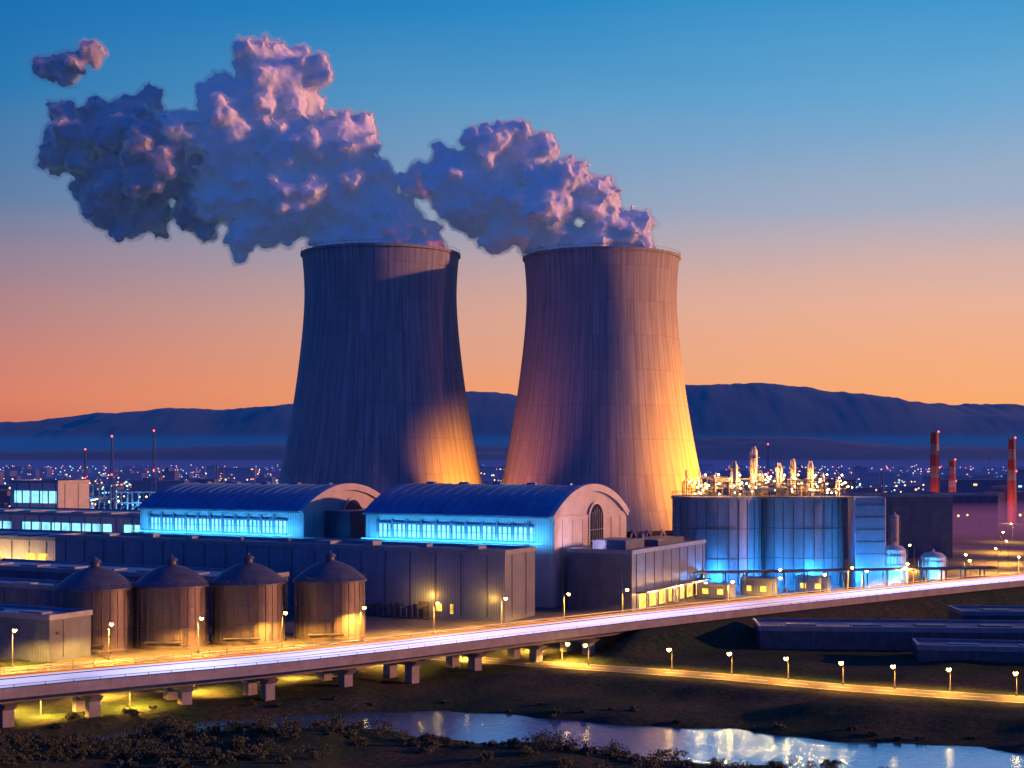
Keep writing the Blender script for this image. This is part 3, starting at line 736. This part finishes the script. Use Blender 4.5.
# ------------------------------------------------------------------ steam plumes
def plume(name,Y,puffs,seed,mats):
    rnd=random.Random(seed)
    s=Y/1422.0
    sph=[]
    for (px,py,r) in puffs:
        X=px*s; Z=33+py*s; R=r*s; yy=Y+rnd.uniform(-.35,.35)*R
        sph.append((X,yy,Z,R))
    out=list(sph)
    for (X,yy,Z,R) in sph:
        for k in range(16):
            v=Vector((rnd.gauss(0,1),rnd.gauss(0,1)-.3,rnd.gauss(0,1)+.25)).normalized(); r2=R*rnd.uniform(.2,.5)
            c=Vector((X,yy,Z))+v*(R*rnd.uniform(.8,.97)); out.append((c.x,c.y,c.z,r2))
            for q in range(6):
                w=(v+Vector((rnd.gauss(0,.7),rnd.gauss(0,.7),rnd.gauss(0,.7)))).normalized(); r3=r2*rnd.uniform(.25,.55)
                if r3>.9:
                    d=c+w*r2*.95; out.append((d.x,d.y,d.z,r3))
    bm=bmesh.new(); bmesh.ops.create_icosphere(bm,subdivisions=2,radius=1); bv=np.array([v.co[:] for v in bm.verts]); bf=np.array([[v.index for v in f.verts] for f in bm.faces]); bm.free()
    vs=[];fs=[];o=0
    for (x,y,z,r) in out:
        vs.append(bv*r+np.array([x,y,z])); fs.append(bf+o); o+=len(bv)
    V=np.concatenate(vs);F=np.concatenate(fs)
    me=bpy.data.meshes.new(name); me.from_pydata(V.tolist(),[],F.tolist())
    e=empty(name)
    for part,mm,grow in(('dense_core',mats[0],-1.0),('thin_edge',mats[1],.35)):
        ob=bpy.data.objects.new(part,me.copy()); sc.collection.objects.link(ob); ob.parent=e
        rm=ob.modifiers.new('merge','REMESH'); rm.mode='VOXEL'; rm.voxel_size=0.8; rm.use_smooth_shade=True
        d=ob.modifiers.new('grow','DISPLACE'); d.strength=grow; d.mid_level=0
        sp_=((14,4.0),(5,1.8),(1.8,1.2)) if grow<0 else ((14,4.0),(5,2.6),(1.8,2.8))
        for k,(size,st) in enumerate(sp_):
            t=bpy.data.textures.new('billow','CLOUDS'); t.noise_scale=size; t.noise_depth=4
            d=ob.modifiers.new('billow','DISPLACE'); d.texture=t; d.texture_coords='LOCAL'; d.strength=st; d.mid_level=.5
        sm=ob.modifiers.new('soften','SMOOTH'); sm.iterations=1; sm.factor=.5
        ob.data.materials.append(mm)
m=bpy.data.materials.new('steam_thin'); m.use_nodes=True; nt=m.node_tree
for n in list(nt.nodes): nt.nodes.remove(n)
out=nt.nodes.new('ShaderNodeOutputMaterial'); pv=nt.nodes.new('ShaderNodeVolumePrincipled')
DN=.13
pv.inputs['Color'].default_value=(.99,.99,.99,1); pv.inputs['Density'].default_value=DN; pv.inputs['Anisotropy'].default_value=.0
pv.inputs['Emission Strength'].default_value=DN*.14; pv.inputs['Emission Color'].default_value=lin(120,155,215)  # added glow in place of multiple scattering inside the steam
nt.links.new(pv.outputs[0],out.inputs['Volume'])
m2,nt,b=newmat('steam_dense'); b.inputs['Base Color'].default_value=(.93,.93,.93,1); b.inputs['Roughness'].default_value=1; b.inputs['Specular IOR Level'].default_value=0
b.inputs['Emission Color'].default_value=lin(70,125,200); b.inputs['Emission Strength'].default_value=.05  # faint blue glow stands in for light scattered within the plume
m3,nt,b=newmat('steam_dense_shaded'); b.inputs['Base Color'].default_value=(.55,.56,.6,1); b.inputs['Roughness'].default_value=1; b.inputs['Specular IOR Level'].default_value=0  # greyer copy of the dense steam: shade put into the colour
def rel(l): return [(x-512,455-y,r) for x,y,r in l]
p1=rel([(390,246,28),(418,242,22),(365,243,28),(335,246,20),(405,222,22),(376,208,27),(350,195,36),(318,195,40),(342,150,32),(362,134,18),(300,155,38),(280,195,38),(283,84,38),(258,62,22),(306,76,22),(268,108,34),(240,145,38),(225,100,24),(222,185,38),(185,140,30),(245,235,18),(240,256,9)])
p1c=rel([(192,165,30),(160,165,38),(112,200,32),(78,145,32),(120,135,32),(150,100,14),(58,112,12),(198,210,26),(150,212,22)])  # left end of the tower plume, split off to take the shaded grey
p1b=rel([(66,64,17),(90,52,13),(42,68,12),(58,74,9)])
p2=rel([(645,247,11),(625,234,22),(590,248,22),(560,246,20),(600,205,25),(572,186,23),(548,207,32),(525,155,27),(507,138,17),(484,152,23),(492,197,36),(446,180,28),(416,180,16),(466,207,26),(500,235,18),(530,240,16),(642,222,12)])
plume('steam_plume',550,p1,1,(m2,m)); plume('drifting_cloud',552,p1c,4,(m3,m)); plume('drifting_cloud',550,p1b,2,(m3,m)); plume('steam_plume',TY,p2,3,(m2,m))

# ------------------------------------------------------------------ riverside vegetation
leaf=[mat('foliage_dark',(0.04,0.065,0.025),(0.018,0.03,0.012),1.5,.8),mat('foliage_olive',(0.06,0.075,0.03),(0.03,0.045,0.018),1.5,.8),mat('bark',(0.06,0.05,0.04),None,2,.9)]
mb=MB(); rv=random.Random(5)
def bush(mb,x,y,R,H):
    z=float(height(x,y))
    if z<-1.1: return
    for k in range(5):
        a=rv.uniform(0,6.28); mb.tube((x,y,z-.2),(x+R*.6*math.cos(a),y+R*.6*math.sin(a),z+H*rv.uniform(.5,.9)),.07,4,2,.02)
    cl=[(x+rv.gauss(0,R*.5),y+rv.gauss(0,R*.5),z+H*rv.uniform(.1,.75),R*rv.uniform(.25,.5)) for _ in range(10)]
    for c in cl:
        for q in range(30):
            v=Vector((rv.gauss(0,1),rv.gauss(0,1),rv.gauss(0,.8))).normalized()*c[3]*rv.uniform(.3,1.15)
            p=Vector(c[:3])+v; s_=rv.uniform(.08,.2); a=Vector((rv.gauss(0,1),rv.gauss(0,1),rv.gauss(0,1))).normalized(); b2=a.orthogonal().normalized()
            mb.add([p-a*s_,p+b2*s_*.6,p+a*s_,p-b2*s_*.6],[(0,1,2,3)],0 if rv.random()<.75 else 1)
rn=normals2(river)
for i in range(260):
    j=rv.randint(14,len(river)-12); o=-(river[j,2]+4.5+abs(rv.gauss(0,6)))
    x,y=river[j,0]+rn[j,0]*o,river[j,1]+rn[j,1]*o
    R=rv.choice([.5,.7,.9,1.2,1.8])*rv.uniform(.8,1.2); bush(mb,x,y,R,R*rv.uniform(.7,1.3))
for i in range(80):
    x=rv.uniform(-62,-20); y=rv.uniform(148,168); R=rv.uniform(.6,1.6); bush(mb,x,y,R,R*.9)
for i in range(60):
    j=rv.randint(20,len(river)-10); o=(river[j,2]+rv.uniform(3.0,9))
    R=rv.uniform(.3,.7); bush(mb,river[j,0]+rn[j,0]*o,river[j,1]+rn[j,1]*o,R,R*.8)
mb.obj('riverside_bushes',leaf,recalc=False)

# ------------------------------------------------------------------ world
w=bpy.data.worlds.new('World'); sc.world=w; w.use_nodes=True; nt=w.node_tree; N=nt.nodes;L=nt.links
bg=N['Background']; out=N['World Output']
tc=N.new('ShaderNodeTexCoord'); sp=N.new('ShaderNodeSeparateXYZ'); L.new(tc.outputs['Generated'],sp.inputs[0])
def ma(op,a,b=None):
    n=N.new('ShaderNodeMath'); n.operation=op
    for i,v in enumerate([a,b]):
        if v is None: continue
        if isinstance(v,(int,float)): n.inputs[i].default_value=v
        else: L.new(v,n.inputs[i])
    return n.outputs[0]
X,Y,Z=sp.outputs['X'],sp.outputs['Y'],sp.outputs['Z']
hl=ma('SQRT',ma('ADD',ma('ADD',ma('MULTIPLY',X,X),ma('MULTIPLY',Y,Y)),1e-5))
ga=math.radians(27)
dot=ma('DIVIDE',ma('ADD',ma('MULTIPLY',X,math.sin(ga)),ma('MULTIPLY',Y,math.cos(ga))),hl)
nz=N.new('ShaderNodeTexNoise'); mpn=N.new('ShaderNodeMapping'); mpn.inputs['Scale'].default_value=(1.5,1.5,9); L.new(tc.outputs['Generated'],mpn.inputs['Vector']); L.new(mpn.outputs['Vector'],nz.inputs['Vector']); nz.inputs['Scale'].default_value=2.2; nz.inputs['Detail'].default_value=5
zz=ma('ADD',ma('DIVIDE',Z,.4),ma('MULTIPLY',ma('SUBTRACT',nz.outputs['Fac'],.5),.08))
def ramp(cols):
    r=N.new('ShaderNodeValToRGB'); cr=r.color_ramp
    cr.elements[0].position=cols[0][0]; cr.elements[0].color=cols[0][1]; cr.elements[1].position=cols[-1][0]; cr.elements[1].color=cols[-1][1]
    for p,c in cols[1:-1]: el=cr.elements.new(p); el.color=c
    L.new(zz,r.inputs['Fac']); return r.outputs['Color']
R_=ramp([(0,lin(250,150,92)),(.10,lin(253,172,114)),(.26,lin(236,180,154)),(.42,lin(165,176,198)),(.6,lin(104,168,212)),(.76,lin(50,148,206)),(1,lin(18,90,170))])
L_=ramp([(0,lin(200,98,88)),(.10,lin(218,126,104)),(.26,lin(172,128,136)),(.42,lin(88,122,164)),(.6,lin(30,116,176)),(.76,lin(6,104,178)),(1,lin(4,62,136))])
B_=ramp([(0,lin(30,104,198)),(.5,lin(16,96,204)),(1,lin(4,66,176))])
def mix(f,a,b):
    n=N.new('ShaderNodeMix'); n.data_type='RGBA'; L.new(f,n.inputs['Factor']); L.new(a,n.inputs['A']); L.new(b,n.inputs['B']); return n.outputs['Result']
def mrg(v,a,b):
    n=N.new('ShaderNodeMapRange'); n.inputs['From Min'].default_value=a; n.inputs['From Max'].default_value=b; L.new(v,n.inputs['Value']); return n.outputs['Result']
c=mix(mrg(dot,.66,.99),L_,R_); c=mix(mrg(dot,.42,.67),B_,c)
L.new(c,bg.inputs['Color']); bg.inputs['Strength'].default_value=.97
sky=N.new('ShaderNodeTexSky'); sky.sky_type='NISHITA'; sky.sun_disc=False; sky.sun_elevation=math.radians(10); sky.sun_rotation=math.radians(89.5)
bg2=N.new('ShaderNodeBackground'); bg2.inputs['Strength'].default_value=.002; L.new(sky.outputs[0],bg2.inputs['Color'])
ad=N.new('ShaderNodeAddShader'); L.new(bg.outputs[0],ad.inputs[0]); L.new(bg2.outputs[0],ad.inputs[1]); L.new(ad.outputs[0],out.inputs['Surface'])

az=math.radians(0.5); el=math.radians(10)
sd=Vector((math.cos(az)*math.cos(el),math.sin(az)*math.cos(el),math.sin(el)))
sl=bpy.data.lights.new('sun','SUN'); sl.energy=4.0; sl.angle=math.radians(1.2); sl.color=(1,.36,.16)
so=bpy.data.objects.new('sun',sl); sc.collection.objects.link(so); so.rotation_euler=sd.to_track_quat('Z','Y').to_euler(); so.location=(300,300,300)

cam=bpy.data.cameras.new('camera'); co=bpy.data.objects.new('camera',cam); sc.collection.objects.link(co)
co.location=(0,0,33); co.rotation_euler=(math.radians(90),0,0); cam.lens=50; cam.sensor_width=36; cam.shift_y=71/1024; cam.clip_end=30000; cam.clip_start=1
sc.camera=co
